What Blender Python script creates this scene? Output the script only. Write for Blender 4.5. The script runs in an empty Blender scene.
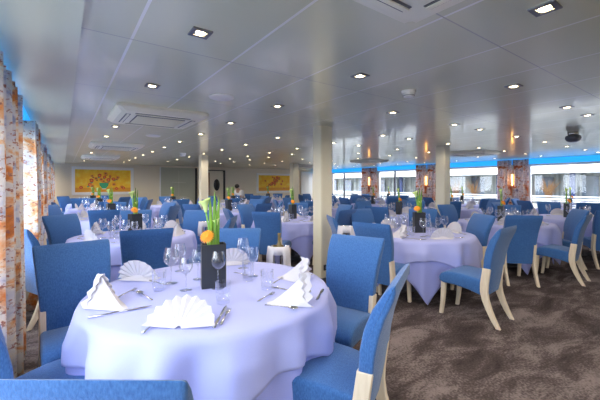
import bpy, bmesh, math, random
from mathutils import Vector, Matrix
random.seed(7)
PI = math.pi
sc = bpy.context.scene
col = sc.collection
H, EYE = 2.30, 1.44
XL, XR, YB, YF = -0.58, 12.45, 16.0, -3.0      # left wall, right wall, back wall, wall behind camera

# ------------------------------------------------------------------ materials
def mat(name, color, rough=.5, metal=0., spec=.5, sheen=0., emit=None, estr=0., coat=0.):
    m = bpy.data.materials.new(name); m.use_nodes = True
    b = m.node_tree.nodes['Principled BSDF']
    b.inputs['Base Color'].default_value = (*color, 1)
    b.inputs['Roughness'].default_value = rough
    b.inputs['Metallic'].default_value = metal
    b.inputs['Specular IOR Level'].default_value = spec
    b.inputs['Sheen Weight'].default_value = sheen
    b.inputs['Coat Weight'].default_value = coat
    if emit:
        b.inputs['Emission Color'].default_value = (*emit, 1)
        b.inputs['Emission Strength'].default_value = estr
    return m

def N(m, typ, **kw):
    n = m.node_tree.nodes.new(typ)
    for k, v in kw.items():
        if k in n.inputs: n.inputs[k].default_value = v
        else: setattr(n, k, v)
    return n
def L(m, a, b): m.node_tree.links.new(a, b)
def BS(m): return m.node_tree.nodes['Principled BSDF']

def ramp(m, fac, stops, interp='LINEAR'):
    r = N(m, 'ShaderNodeValToRGB'); cr = r.color_ramp; cr.interpolation = interp
    while len(cr.elements) < len(stops): cr.elements.new(.5)
    for e, (p, c) in zip(cr.elements, stops):
        e.position = p; e.color = (*c, 1)
    L(m, fac, r.inputs[0]); return r.outputs[0]

def noise_mat(name, stops, scale, rough=.6, detail=4, vec='Object', stretch=(1,1,1), bump=0., bscale=None, **kw):
    m = mat(name, stops[0][1], rough, **kw)
    tc = N(m, 'ShaderNodeTexCoord'); mp = N(m, 'ShaderNodeMapping'); mp.inputs['Scale'].default_value = stretch
    L(m, tc.outputs[vec], mp.inputs[0])
    nz = N(m, 'ShaderNodeTexNoise', Scale=scale, Detail=detail); L(m, mp.outputs[0], nz.inputs['Vector'])
    L(m, ramp(m, nz.outputs[0], stops), BS(m).inputs['Base Color'])
    if bump:
        n2 = N(m, 'ShaderNodeTexNoise', Scale=bscale or scale, Detail=2); L(m, mp.outputs[0], n2.inputs['Vector'])
        bp = N(m, 'ShaderNodeBump', Strength=bump, Distance=.01); L(m, n2.outputs[0], bp.inputs['Height'])
        L(m, bp.outputs[0], BS(m).inputs['Normal'])
    return m

M = {}
M['blue'] = noise_mat('blue_fabric', [(.3, (.030, .110, .33)), (.7, (.062, .185, .48))], 160, .8, bump=.25, bscale=420, sheen=.25, spec=.2, stretch=(1, 1, .45))
M['cream'] = noise_mat('cream_wood', [(.3, (.70, .60, .46)), (.7, (.80, .71, .57))], 14, .4, stretch=(4, 4, .6))
M['cloth'] = noise_mat('lavender_cloth', [(.3, (.33, .38, .82)), (.7, (.36, .41, .86))], 300, .75, spec=.25, sheen=.1)
M['overlay'] = noise_mat('pale_lavender_cloth', [(.3, (.40, .445, .84)), (.7, (.43, .475, .88))], 300, .75, spec=.25, sheen=.1)
M['napkin'] = mat('napkin_cloth', (.62, .615, .68), .8, spec=.2)
M['steel'] = mat('steel', (.62, .61, .60), .18, 1.)
M['dsteel'] = mat('dark_steel', (.30, .30, .32), .3, 1.)
M['chrome'] = mat('polished_metal', (.75, .74, .76), .1, 1.)
M['vase'] = mat('slate_vase', (.022, .027, .038), .35)
M['leafy'] = noise_mat('green_leaf', [(.3, (.06, .20, .02)), (.7, (.26, .50, .05))], 18, .4, stretch=(6, 6, .4))
M['lily'] = mat('lily_petal', (.62, .80, .28), .5)
M['stemg'] = mat('green_stem', (.22, .50, .10), .5)
M['orange'] = mat('orange_petal', (.95, .34, .02), .6)
M['darkor'] = mat('flower_heart', (.30, .10, .02), .8)
M['wall'] = mat('beige_wall', (.80, .71, .55), .4)
M['pillar'] = mat('cream_pillar', (.70, .66, .52), .38)
M['white'] = mat('white_paint', (.86, .85, .83), .35)
M['acw'] = mat('cream_plastic', (.90, .88, .76), .35)
M['black'] = mat('black_plastic', (.015, .015, .017), .4)
M['dgrey'] = mat('dark_grey_metal', (.10, .105, .13), .4)
M['frame'] = mat('white_window_frame', (.75, .77, .80), .35)
M['wood'] = noise_mat('brown_wood', [(.3, (.26, .10, .035)), (.7, (.38, .16, .06))], 8, .4, stretch=(6, 6, .5))
M['led'] = mat('blue_led_cove', (.02, .25, .8), .5, emit=(.015, .36, .95), estr=.6)
M['bulb'] = mat('warm_bulb', (1, .9, .7), .5, emit=(1., .80, .50), estr=9.)
M['amber'] = mat('amber_light_tube', (1, .6, .2), .5, emit=(1., .50, .12), estr=5.)
M['glaze'] = mat('silk_screen_glass', (.52, .53, .42), .12)
M['skin'] = mat('skin', (.45, .27, .19), .6)
M['hair'] = mat('dark_hair', (.02, .015, .012), .7)
M['shirt'] = mat('white_shirt', (.75, .75, .78), .8)
M['trous'] = mat('black_cloth', (.012, .012, .016), .8)
M['grass'] = mat('dry_grass', (.26, .14, .06), .8)
M['ship'] = mat('white_ship_paint', (.88, .89, .90), .4)
M['shipglass'] = mat('ship_dark_glass', (.16, .20, .26), .12)
M['shipcurt'] = noise_mat('pale_ship_curtain', [(.3, (.14, .16, .17)), (.7, (.40, .43, .43))], 2, .8, detail=1, stretch=(1, 4, .05))
M['navyp'] = mat('navy_paint', (.03, .05, .16), .4)
M['water'] = mat('river_water', (.10, .14, .16), .1)

# thin glass
def thin_glass(name, tint, minr=.05, maxr=.75, pw=.35):
    m = bpy.data.materials.new(name); m.use_nodes = True
    nt = m.node_tree; nt.nodes.clear()
    out = N(m, 'ShaderNodeOutputMaterial'); mix = N(m, 'ShaderNodeMixShader')
    tr = N(m, 'ShaderNodeBsdfTransparent'); tr.inputs[0].default_value = (*tint, 1)
    gl = N(m, 'ShaderNodeBsdfGlossy', Roughness=.03); gl.inputs[0].default_value = (.95, .97, 1, 1)
    lw = N(m, 'ShaderNodeLayerWeight', Blend=pw)
    mr = N(m, 'ShaderNodeMapRange'); mr.inputs['To Min'].default_value = minr; mr.inputs['To Max'].default_value = maxr
    L(m, lw.outputs['Facing'], mr.inputs[0]); L(m, mr.outputs[0], mix.inputs[0])
    L(m, tr.outputs[0], mix.inputs[1]); L(m, gl.outputs[0], mix.inputs[2]); L(m, mix.outputs[0], out.inputs[0])
    return m
M['glass'] = thin_glass('drinking_glass', (.93, .94, .97), .06, .8, .38)
M['pane'] = thin_glass('window_pane', (.96, .98, 1), .03, .4, .2)

# ceiling: satin metal panels with pale joints at X = .325 + .63 k, Y = .955 + 1.22 k
def ceiling_mat():
    m = mat('satin_ceiling_panels', (.50, .49, .46), .3, .35, .5, coat=.4); BS(m).inputs['Coat Roughness'].default_value = .07
    g = N(m, 'ShaderNodeNewGeometry'); s = N(m, 'ShaderNodeSeparateXYZ'); L(m, g.outputs['Position'], s.inputs[0])
    def joint(sock, off, step, w):
        a = N(m, 'ShaderNodeMath', operation='SUBTRACT'); L(m, sock, a.inputs[0]); a.inputs[1].default_value = off - 50 * step
        b = N(m, 'ShaderNodeMath', operation='MODULO'); L(m, a.outputs[0], b.inputs[0]); b.inputs[1].default_value = step
        c = N(m, 'ShaderNodeMath', operation='LESS_THAN'); L(m, b.outputs[0], c.inputs[0]); c.inputs[1].default_value = w
        return c.outputs[0]
    jx = joint(s.outputs[0], .325, .63, .016); jy = joint(s.outputs[1], .955, 1.22, .008)
    # per-panel tone
    vm = N(m, 'ShaderNodeVectorMath', operation='MULTIPLY_ADD'); L(m, g.outputs['Position'], vm.inputs[0])
    vm.inputs[1].default_value = (1 / .63, 1 / 1.22, 0); vm.inputs[2].default_value = (-.325 / .63, -.955 / 1.22, 0)
    fl = N(m, 'ShaderNodeVectorMath', operation='FLOOR'); L(m, vm.outputs[0], fl.inputs[0])
    wn = N(m, 'ShaderNodeTexWhiteNoise'); L(m, fl.outputs[0], wn.inputs['Vector'])
    base = ramp(m, wn.outputs['Value'], [(0, (.74, .745, .575)), (1, (.80, .805, .63))])
    mx = N(m, 'ShaderNodeMix', data_type='RGBA'); L(m, jx, mx.inputs[0]); L(m, base, mx.inputs[6]); mx.inputs[7].default_value = (1, 1, .97, 1)
    m2 = N(m, 'ShaderNodeMix', data_type='RGBA'); L(m, jy, m2.inputs[0]); L(m, mx.outputs[2], m2.inputs[6]); m2.inputs[7].default_value = (.50, .49, .44, 1)
    L(m, m2.outputs[2], BS(m).inputs['Base Color'])
    nz = N(m, 'ShaderNodeTexNoise', Scale=1.6, Detail=2); L(m, g.outputs['Position'], nz.inputs['Vector'])
    bp = N(m, 'ShaderNodeBump', Strength=.12, Distance=.02); L(m, nz.outputs[0], bp.inputs['Height']); L(m, bp.outputs[0], BS(m).inputs['Normal'])
    return m
M['ceil'] = ceiling_mat()
M['soffit'] = mat('satin_soffit', (.80, .81, .64), .3, .1)

def carpet_mat():
    m = mat('mottled_carpet', (.1, .09, .09), .95, spec=.1)
    g = N(m, 'ShaderNodeNewGeometry')
    mp = N(m, 'ShaderNodeMapping'); mp.inputs['Rotation'].default_value = (0, 0, .5); mp.inputs['Scale'].default_value = (1, 2.2, 1)
    L(m, g.outputs['Position'], mp.inputs[0])
    n1 = N(m, 'ShaderNodeTexNoise', Scale=1.6, Detail=6, Roughness=.65, Distortion=.6); L(m, mp.outputs[0], n1.inputs['Vector'])
    n2 = N(m, 'ShaderNodeTexNoise', Scale=60, Detail=3); L(m, g.outputs['Position'], n2.inputs['Vector'])
    ad = N(m, 'ShaderNodeMath', operation='MULTIPLY_ADD'); L(m, n2.outputs[0], ad.inputs[0]); ad.inputs[1].default_value = .45
    L(m, n1.outputs[0], ad.inputs[2])
    L(m, ramp(m, ad.outputs[0], [(.50, (.040, .031, .033)), (.70, (.092, .073, .074)), (.86, (.25, .21, .21))]), BS(m).inputs['Base Color'])
    n3 = N(m, 'ShaderNodeTexNoise', Scale=160); L(m, g.outputs['Position'], n3.inputs['Vector'])
    bp = N(m, 'ShaderNodeBump', Strength=.6, Distance=.01); L(m, n3.outputs[0], bp.inputs['Height']); L(m, bp.outputs[0], BS(m).inputs['Normal'])
    return m
M['carpet'] = carpet_mat()

def curtain_mat(name, stops, spots):
    m = mat(name, (.7, .7, .7), .8, spec=.15, sheen=.1)
    tc = N(m, 'ShaderNodeTexCoord')
    mp = N(m, 'ShaderNodeMapping'); mp.inputs['Scale'].default_value = (1.5, 1.2, 2.2); L(m, tc.outputs['Object'], mp.inputs[0])
    n1 = N(m, 'ShaderNodeTexNoise', Scale=1.9, Detail=6, Roughness=.6, Distortion=.4); L(m, mp.outputs[0], n1.inputs['Vector'])
    c1 = ramp(m, n1.outputs[0], stops)
    n2 = N(m, 'ShaderNodeTexNoise', Scale=16, Detail=4, Roughness=.65); L(m, mp.outputs[0], n2.inputs['Vector'])
    c2 = ramp(m, n2.outputs[0], [(spots, (0, 0, 0)), (spots + .07, (1, 1, 1))])
    mx = N(m, 'ShaderNodeMix', data_type='RGBA'); L(m, c2, mx.inputs[0]); L(m, c1, mx.inputs[6]); mx.inputs[7].default_value = (.45, .20, .16, 1)
    L(m, mx.outputs[2], BS(m).inputs['Base Color'])
    # some daylight passes through the weave
    tl = N(m, 'ShaderNodeBsdfTranslucent'); L(m, mx.outputs[2], tl.inputs[0])
    ms = N(m, 'ShaderNodeMixShader'); ms.inputs[0].default_value = .3
    out = m.node_tree.nodes['Material Output']
    L(m, BS(m).outputs[0], ms.inputs[1]); L(m, tl.outputs[0], ms.inputs[2]); L(m, ms.outputs[0], out.inputs[0])
    return m
M['curtain'] = curtain_mat('watercolour_curtain', [(.36, (.34, .40, .62)), (.41, (.72, .72, .80)), (.51, (.88, .84, .80)), (.55, (.85, .58, .36)), (.61, (.80, .30, .08)), (.70, (.50, .15, .05))], .56)
M['curtain_r'] = curtain_mat('shaded_rust_curtain', [(.34, (.30, .28, .42)), (.40, (.80, .74, .80)), (.54, (.92, .82, .82)), (.57, (.75, .38, .22)), (.62, (.62, .17, .06)), (.72, (.30, .08, .06))], .535)  # curtain fabric again, dimmer light of the right side put into its colours

def painting_mat(name):
    m = mat(name, (.85, .55, .05), .5)
    tc = N(m, 'ShaderNodeTexCoord')
    n1 = N(m, 'ShaderNodeTexNoise', Scale=6, Detail=5); L(m, tc.outputs['Object'], n1.inputs['Vector'])
    L(m, ramp(m, n1.outputs[0], [(.3, (.95, .48, .015)), (.55, (1, .62, .03)), (.75, (1, .75, .12))]), BS(m).inputs['Base Color'])
    return m
M['canvas'] = painting_mat('yellow_canvas')
M['table_y'] = mat('painted_orange_ground', (.80, .35, .02), .5)
M['p_red'] = mat('painted_red', (.70, .10, .03), .5); M['p_or'] = mat('painted_orange', (.88, .30, .03), .5)
M['p_gr'] = mat('painted_green', (.04, .38, .18), .5); M['p_dk'] = mat('painted_dark', (.30, .11, .04), .5)
M['p_wh'] = mat('painted_white', (.8, .78, .7), .5)

# ------------------------------------------------------------------ helpers
def finish(bm, name, m, parent=None, smooth=True, loc=None):
    me = bpy.data.meshes.new(name); bm.normal_update(); bm.to_mesh(me); bm.free()
    me.materials.append(m if not isinstance(m, str) else M[m])
    if smooth:
        for p in me.polygons: p.use_smooth = True
    o = bpy.data.objects.new(name, me); col.objects.link(o)
    if parent: o.parent = parent
    if loc: o.location = loc
    return o

def sharp(o, ang=40):
    me = o.data
    me.set_sharp_from_angle(angle=math.radians(ang))
    return o

def box(bm, c, s, rz=0., rot=None):
    r = bmesh.ops.create_cube(bm, size=1)
    mt = Matrix.Translation(c) @ (rot if rot else Matrix.Rotation(rz, 4, 'Z')) @ Matrix.Diagonal((*s, 1))
    bmesh.ops.transform(bm, matrix=mt, verts=r['verts']); return r['verts']

def lathe(bm, prof, seg=20, c=(0, 0, 0), cap=True):
    rings = []
    for r, z in prof:
        rings.append([bm.verts.new((c[0] + r * math.cos(2 * PI * i / seg), c[1] + r * math.sin(2 * PI * i / seg), c[2] + z)) for i in range(seg)])
    for a, b in zip(rings, rings[1:]):
        for i in range(seg):
            bm.faces.new((a[i], a[(i + 1) % seg], b[(i + 1) % seg], b[i]))
    if cap:
        if prof[0][0] > 1e-4: bm.faces.new(rings[0][::-1])
        if prof[-1][0] > 1e-4: bm.faces.new(rings[-1])
    return bm

def tube(bm, pts, rads, seg=8, flat=None):
    """sweep an ellipse along pts; rads = radius or (rx, ry) each"""
    rings = []
    n = len(pts)
    for i, p in enumerate(pts):
        p = Vector(p); a = Vector(pts[max(0, i - 1)]); b = Vector(pts[min(n - 1, i + 1)])
        t = (b - a).normalized()
        up = Vector((1, 0, 0)) if abs(t.x) < .9 else Vector((0, 1, 0))
        u = (up - t * up.dot(t)).normalized(); v = t.cross(u)
        r = rads[i] if isinstance(rads, (list, tuple)) else rads
        rx, ry = r if isinstance(r, tuple) else (r, r)
        rings.append([bm.verts.new(p + u * rx * math.cos(2 * PI * k / seg) + v * ry * math.sin(2 * PI * k / seg)) for k in range(seg)])
    for a, b in zip(rings, rings[1:]):
        for k in range(seg): bm.faces.new((a[k], a[(k + 1) % seg], b[(k + 1) % seg], b[k]))
    bm.faces.new(rings[0][::-1]); bm.faces.new(rings[-1])
    return bm

def profile_solid(bm, prof, hw, bev=.012, segs=2):
    """closed profile in YZ extruded along X; hw(y, z) gives the half width"""
    a = [bm.verts.new((-hw(y, z), y, z)) for y, z in prof]; b = [bm.verts.new((hw(y, z), y, z)) for y, z in prof]
    fa = bm.faces.new(a); fb = bm.faces.new(b[::-1]); n = len(prof)
    for i in range(n): bm.faces.new((a[i], b[i], b[(i + 1) % n], a[(i + 1) % n]))
    bmesh.ops.recalc_face_normals(bm, faces=bm.faces)
    if bev:
        es = list({e for f in (fa, fb) for e in f.edges})
        bmesh.ops.bevel(bm, geom=es, offset=bev, segments=segs, affect='EDGES', profile=.5)
    return bm

def props(o, label, cat, group=None):
    o['label'] = label; o['category'] = cat
    if group: o['group'] = group
    return o
def struct(o): o['kind'] = 'structure'; return o
def empty(name, loc=(0, 0, 0), rz=0.):
    o = bpy.data.objects.new(name, None); o.empty_display_size = .1
    col.objects.link(o); o.location = loc; o.rotation_euler = (0, 0, rz); return o

def dup(root, loc, rz, label, group=None, scale=None):
    r = root.copy(); col.objects.link(r); r.location = loc; r.rotation_euler = (root.rotation_euler[0], root.rotation_euler[1], rz)
    if scale: r.scale = scale if not isinstance(scale, (int, float)) else (scale,) * 3
    r['label'] = label
    if group: r['group'] = group
    for ch in root.children:
        c = ch.copy(); col.objects.link(c); c.parent = r
        for g in ch.children:
            d = g.copy(); col.objects.link(d); d.parent = c
    return r

class Stock:
    """one kind of thing: the first placing moves the original, later ones copy it"""
    def __init__(s, root): s.root = root; s.used = False
    def put(s, loc, rz, label, group=None, scale=None):
        if not s.used:
            s.used = True; o = s.root; o.location = loc; o.rotation_euler[2] = rz; o['label'] = label
            if group: o['group'] = group
            if scale: s.root = o.copy() if False else s.root; o.scale = (scale,) * 3 if isinstance(scale, (int, float)) else scale
            return o
        return dup(s.root, loc, rz, label, group, scale or (1, 1, 1))

# ------------------------------------------------------------------ room shell
def wall_boxes(name, boxes, m, kindname=None):
    bm = bmesh.new()
    for x0, x1, y0, y1, z0, z1 in boxes:
        box(bm, ((x0 + x1) / 2, (y0 + y1) / 2, (z0 + z1) / 2), (x1 - x0, y1 - y0, z1 - z0))
    return struct(finish(bm, name, m, smooth=False))

wall_boxes('floor', [(XL - .2, XR + .2, YF, YB + .1, -.1, 0)], 'carpet')
wall_boxes('ceiling', [(XL - .2, XR + .2, YF, YB + .1, H, H + .1)], 'ceil')
wall_boxes('trim_1', [(XL, .08, YF, YB, H - .042, H - .001)], 'soffit')            # lowered strip along the left windows
wall_boxes('wall_back', [(XL - .2, XR + .2, YB, YB + .12, 0, H)], 'wall')
wall_boxes('wall_front', [(XL - .2, XR + .2, YF - .12, YF, 0, H)], 'wall')
pierR = [1.7, 4.92, 8.15, 11.3, 14.7]; pierL = [-.2, 3.0, 5.3, 7.8, 10.3, 12.9, 15.3]
SILL, HEAD = .62, 2.09
def side_wall(name, x0, x1, piers, hw):
    bx = [(x0, x1, YF, YB, 0, SILL), (x0, x1, YF, YB, HEAD, H)]
    for p in piers: bx.append((x0, x1, p - hw, min(p + hw, YB), SILL, HEAD))
    return wall_boxes(name, bx, 'wall')
side_wall('wall_right', XR, XR + .14, pierR, .42)
side_wall('wall_left', XL - .14, XL, pierL, .36)
wall_boxes('baseboard_back', [(XL, XR, YB - .015, YB, 0, .09)], 'white')

def window(n, x, y0, y1, mull):
    bm = bmesh.new(); w = .05; yc = (y0 + y1) / 2
    box(bm, (x, yc, SILL + w / 2), (.1, y1 - y0, w)); box(bm, (x, yc, HEAD - w / 2), (.1, y1 - y0, w))
    for y in (y0 + w / 2, y1 - w / 2): box(bm, (x, y, (SILL + HEAD) / 2), (.1, w, HEAD - SILL - 2 * w))
    o = struct(finish(bm, f'window_{n}', 'frame', smooth=False))
    bm = bmesh.new(); box(bm, (x, yc, (SILL + HEAD) / 2), (.008, y1 - y0 - 2 * w, HEAD - SILL - 2 * w))
    finish(bm, 'pane', 'pane', o, smooth=False)
    if mull:
        bm = bmesh.new(); box(bm, (x, mull, (SILL + HEAD) / 2), (.06, .07, HEAD - SILL - 2 * w)); finish(bm, 'mullion', 'dgrey', o, smooth=False)
wn = 1
for a, b in zip([YF - .4] + pierR, pierR + [YB + .4]):
    if b - a > 1.2:
        window(wn, XR + .07, max(a + .42, YF), min(b - .42, YB), (b - .42 - .95) if wn in (4, 5) else None); wn += 1
for a, b in zip([YF - .3] + pierL, pierL + [YB + .4]):
    if b - a > 1.2: window(wn, XL - .07, max(a + .36, YF), min(b - .36, YB), None); wn += 1

# LED coves above the windows
for x, z0, z1, lab in ((XR - .03, HEAD + .015, H - .015, 'blue glowing light strip along the ceiling above the right windows'),
                   (-.345, 2.165, H - .044, 'blue glowing light strip above the curtains on the left')):
    bm = bmesh.new(); y0, y1 = YF + .05, YB - .05
    box(bm, (x, (y0 + y1) / 2, (z0 + z1) / 2), (.03, y1 - y0, z1 - z0))
    props(finish(bm, 'light_cove', 'led', smooth=False), lab, 'light strip')

# back wall furniture: framed paintings, glass screen, door
def painting(x0, x1, z0, z1, label, kind):
    y = YB - .002; t = empty('framed_painting', ((x0 + x1) / 2, y, (z0 + z1) / 2)); props(t, label, 'painting')
    w, h = x1 - x0, z1 - z0; f = .11
    bm = bmesh.new()
    for cx, cz, sx, sz in ((0, h / 2 - f / 2, w, f), (0, -h / 2 + f / 2, w, f), (-w / 2 + f / 2, 0, f, h - 2 * f), (w / 2 - f / 2, 0, f, h - 2 * f)):
        box(bm, (cx, -.025, cz), (sx, .05, sz))
    finish(bm, 'picture_frame', 'white', t, smooth=False)
    bm = bmesh.new(); box(bm, (0, -.012, 0), (w - 2 * f, .02, h - 2 * f)); c = finish(bm, 'canvas', 'canvas', t, smooth=False)
    bm = bmesh.new(); box(bm, (0, -.0235, -h / 2 + f + .09), (w - 2 * f, .003, .18)); finish(bm, 'painted_ground', 'table_y', c, smooth=False)
    rd = random.Random(kind)
    def blob(nm, m, x, z, r, depth, par=None, jag=.8):
        bm = bmesh.new(); n = 12
        bm.faces.new([bm.verts.new((x + r * rd.uniform(jag, 1.15) * math.cos(2 * PI * k / n), depth, z + r * rd.uniform(jag, 1.1) * math.sin(2 * PI * k / n))) for k in range(n)])
        bm.normal_update(); bmesh.ops.solidify(bm, geom=bm.faces[:], thickness=.0012)
        return finish(bm, nm, m, par or c, smooth=False)
    if kind == 1:
        cl = [(-.42, .20), (-.44, .02), (-.28, .10), (-.16, .22), (-.10, .06), (.02, .16), (.06, .30), (.16, .04), (.22, .20), (.34, .08), (.50, .14), (.12, -.10), (-.02, -.02), (-.50, -.16), (.36, -.14)]
        cl += [(-.80, -.27), (-.42, -.22), (.46, -.32), (.66, -.26), (.72, -.30)]
    else: cl = [(-.30 + .5 * rd.random() + .1 * math.cos(k), -.10 + .42 * rd.random()) for k in range(20)] + [(-.62, .12), (.5, .1), (.42, -.06), (-.5, -.22), (.6, -.3)]
    for k, (x, z) in enumerate(cl):
        r = rd.uniform(.055, .085)
        if k < 14: blob('painted_leaf', 'p_gr' if kind == 1 and k % 2 else 'p_dk', x + rd.uniform(-.05, .05), z - .06, r * .8, -.0245, jag=.35)
        blob('painted_flower', 'p_red' if k % 2 else 'p_or', x, z, r, -.026 - .0003 * k)
        blob('painted_flower_heart', 'p_or' if k % 2 else 'p_dk', x, z, r * .42, -.0275 - .0003 * k)
    if kind == 1:
        bm = bmesh.new()
        pts = [(-.17, -.08), (.17, -.08), (.15, -.20), (.07, -.31), (-.07, -.31), (-.15, -.20)]
        bm.faces.new([bm.verts.new((x, -.036, z)) for x, z in pts]); bm.normal_update(); bmesh.ops.solidify(bm, geom=bm.faces[:], thickness=.002)
        finish(bm, 'painted_vase', 'p_gr', c, smooth=False)
        bm = bmesh.new(); box(bm, (0, -.036, -.325), (.15, .003, .04)); finish(bm, 'painted_plinth', 'p_wh', c, smooth=False)
painting(.30, 2.52, 1.02, 2.16, 'yellow still life with red flowers in a green vase, left back wall', 1)
painting(8.55, 10.85, .98, 2.06, 'yellow painting with brown flowers in white frame right of the back door', 2)

t = props(empty('glass_screen', (4.42, YB - .03, 0)), 'greenish etched glass screen standing between the left painting and the door', 'screen')
bm = bmesh.new(); box(bm, (0, 0, 1.12), (1.6, .02, 2.2)); finish(bm, 'glass_panel', 'glaze', t, smooth=False)
bm = bmesh.new()
for r in (.75, .62): tube(bm, [(r * math.cos(a), -.014, .55 + .45 * r * math.sin(a)) for a in [PI * k / 16 for k in range(17)]], .006, 5)
tube(bm, [(-.3, -.014, 1.55), (.35, -.014, 1.52)], .006, 5); tube(bm, [(.02, -.014, .9), (.02, -.014, 2.1)], .004, 5)
finish(bm, 'etched_line', 'p_wh', t)
bm = bmesh.new(); box(bm, (-.8, 0, 1.12), (.05, .04, 2.22)); finish(bm, 'edge_rail', 'white', t, smooth=False)
bm = bmesh.new(); box(bm, (.83, 0, 1.12), (.09, .05, 2.22)); finish(bm, 'edge_post', 'black', t, smooth=False)
# door
bm = bmesh.new(); box(bm, (6.16, YB - .03, 1.04), (.95, .05, 2.08)); d = struct(finish(bm, 'door_1', 'wall', smooth=False))
bm = bmesh.new(); box(bm, (5.80, YB - .06, 1.02), (.22, .03, 2.02)); finish(bm, 'side_panel', 'wood', d, smooth=False)
bm = bmesh.new()
lathe(bm, [(.17, 0), (.17, .02)], 20); bmesh.ops.transform(bm, matrix=Matrix.Translation((6.28, YB - .055, 1.42)) @ Matrix.Rotation(PI / 2, 4, 'X') @ Matrix.Diagonal((.9, 1.7, 1, 1)), verts=bm.verts)
finish(bm, 'porthole', 'black', d)
bm = bmesh.new(); box(bm, (5.62, YB - .05, 1.08), (.07, .06, 2.16)); box(bm, (6.68, YB - .05, 1.08), (.1, .06, 2.16)); box(bm, (6.15, YB - .05, 2.14), (1.1, .06, .04)); finish(bm, 'door_frame', 'black', d, smooth=False)
bm = bmesh.new(); box(bm, (5.82, YB - .09, .95), (.05, .03, .16)); finish(bm, 'handle', 'black', d, smooth=False)
# cupboard front near the far corner
bm = bmesh.new(); box(bm, (11.9, YB - .05, 1.1), (.8, .08, 2.2)); struct(finish(bm, 'trim_2', 'white', smooth=False))

# pillars
def pillar(x, y, s, label, outlet=False):
    t = props(empty('square_pillar', (x, y, 0)), label, 'pillar')
    bm = bmesh.new(); box(bm, (0, 0, H / 2 + .035), (s, s, H - .07))
    bmesh.ops.bevel(bm, geom=[e for e in bm.edges if abs(e.verts[0].co.z - e.verts[1].co.z) > 1], offset=.012, segments=2, affect='EDGES')
    sharp(finish(bm, 'shaft', 'pillar', t))
    bm = bmesh.new(); box(bm, (0, 0, .035), (s + .014, s + .014, .07)); finish(bm, 'skirting', 'dgrey', t, smooth=False)
    if outlet:
        bm = bmesh.new(); box(bm, (-.03, -s / 2 - .006, .22), (.075, .012, .08)); p = finish(bm, 'socket_plate', 'black', t, smooth=False)
        bm = bmesh.new(); box(bm, (-.03, -s / 2 - .014, .22), (.035, .006, .035)); finish(bm, 'socket', 'dgrey', p, smooth=False)
pillar(3.18, 3.86, .21, 'nearest cream square pillar with a black socket near its foot', True)
pillar(7.02, 4.24, .23, 'square pillar in front of the right windows')
pillar(3.40, 9.65, .22, 'slim pillar further back, in front of the back wall door')
pillar(7.55, 10.95, .26, 'far square pillar just right of the second painting')

# ------------------------------------------------------------------ curtains and wall lamps
def curtain(y0, y1, x, amp, label, ph, side):
    bm = bmesh.new(); n = 66; rows = 10; z0, z1 = .025, (H - .035 if side < 0 else 2.155)
    g = []
    for j in range(rows + 1):
        v = j / rows; z = z0 + (z1 - z0) * v; r = []
        for i in range(n + 1):
            u = i / n; f = (y1 - y0) / .135
            a = amp * (1 - .25 * v)
            yy = y0 + (y1 - y0) * u + .012 * math.sin(2 * PI * f * u * .5 + ph * 2 + v)
            xx = x + side * (a * math.sin(2 * PI * f * u + ph + .5 * math.sin(3 * v + ph)) + .3 * a * math.sin(2 * PI * f * .37 * u + ph + v))
            r.append(bm.verts.new((xx, yy, z)))
        g.append(r)
    for j in range(rows):
        for i in range(n): bm.faces.new((g[j][i], g[j][i + 1], g[j + 1][i + 1], g[j + 1][i]))
    bmesh.ops.recalc_face_normals(bm, faces=bm.faces)
    bm.normal_update(); bmesh.ops.solidify(bm, geom=bm.faces[:], thickness=.004)
    yc = (y0 + y1) / 2
    for v in bm.verts: v.co -= Vector((x, yc, 0))
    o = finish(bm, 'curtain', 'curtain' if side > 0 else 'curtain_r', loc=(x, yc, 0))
    props(o, label, 'curtain', 'orange and white patterned curtains'); return o
ordn = ['nearest', 'second', 'third', 'fourth', 'fifth', 'sixth']
for k, yc in enumerate(pierL[1:]):
    w = .66 if k == 0 else .55
    curtain(yc - w, yc + w, XL + (.25 if k == 0 else .27), .078, f'{ordn[k]} orange and white patterned curtain from the camera along the left wall', k * 1.3, 1)
for k, yc in enumerate(pierR[1:]):
    nm = ['nearest', 'second', 'third', 'furthest'][k]
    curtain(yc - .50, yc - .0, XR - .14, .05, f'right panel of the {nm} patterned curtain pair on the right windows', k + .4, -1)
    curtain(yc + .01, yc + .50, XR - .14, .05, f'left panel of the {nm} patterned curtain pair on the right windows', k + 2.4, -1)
    t = props(empty('wall_lamp', (XR - .21, yc - .02, 1.60)), f'amber tube wall lamp between the {nm} pair of right curtains', 'wall lamp', 'amber wall lamps')
    bm = bmesh.new(); lathe(bm, [(.024, -.18), (.024, .18)], 12); finish(bm, 'light_tube', 'amber', t)
    bm = bmesh.new(); lathe(bm, [(.028, -.21), (.028, -.18)], 12); lathe(bm, [(.028, .18), (.028, .21)], 12); box(bm, (.1, 0, 0), (.16, .02, .03)); finish(bm, 'bracket', 'steel', t)

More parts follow.
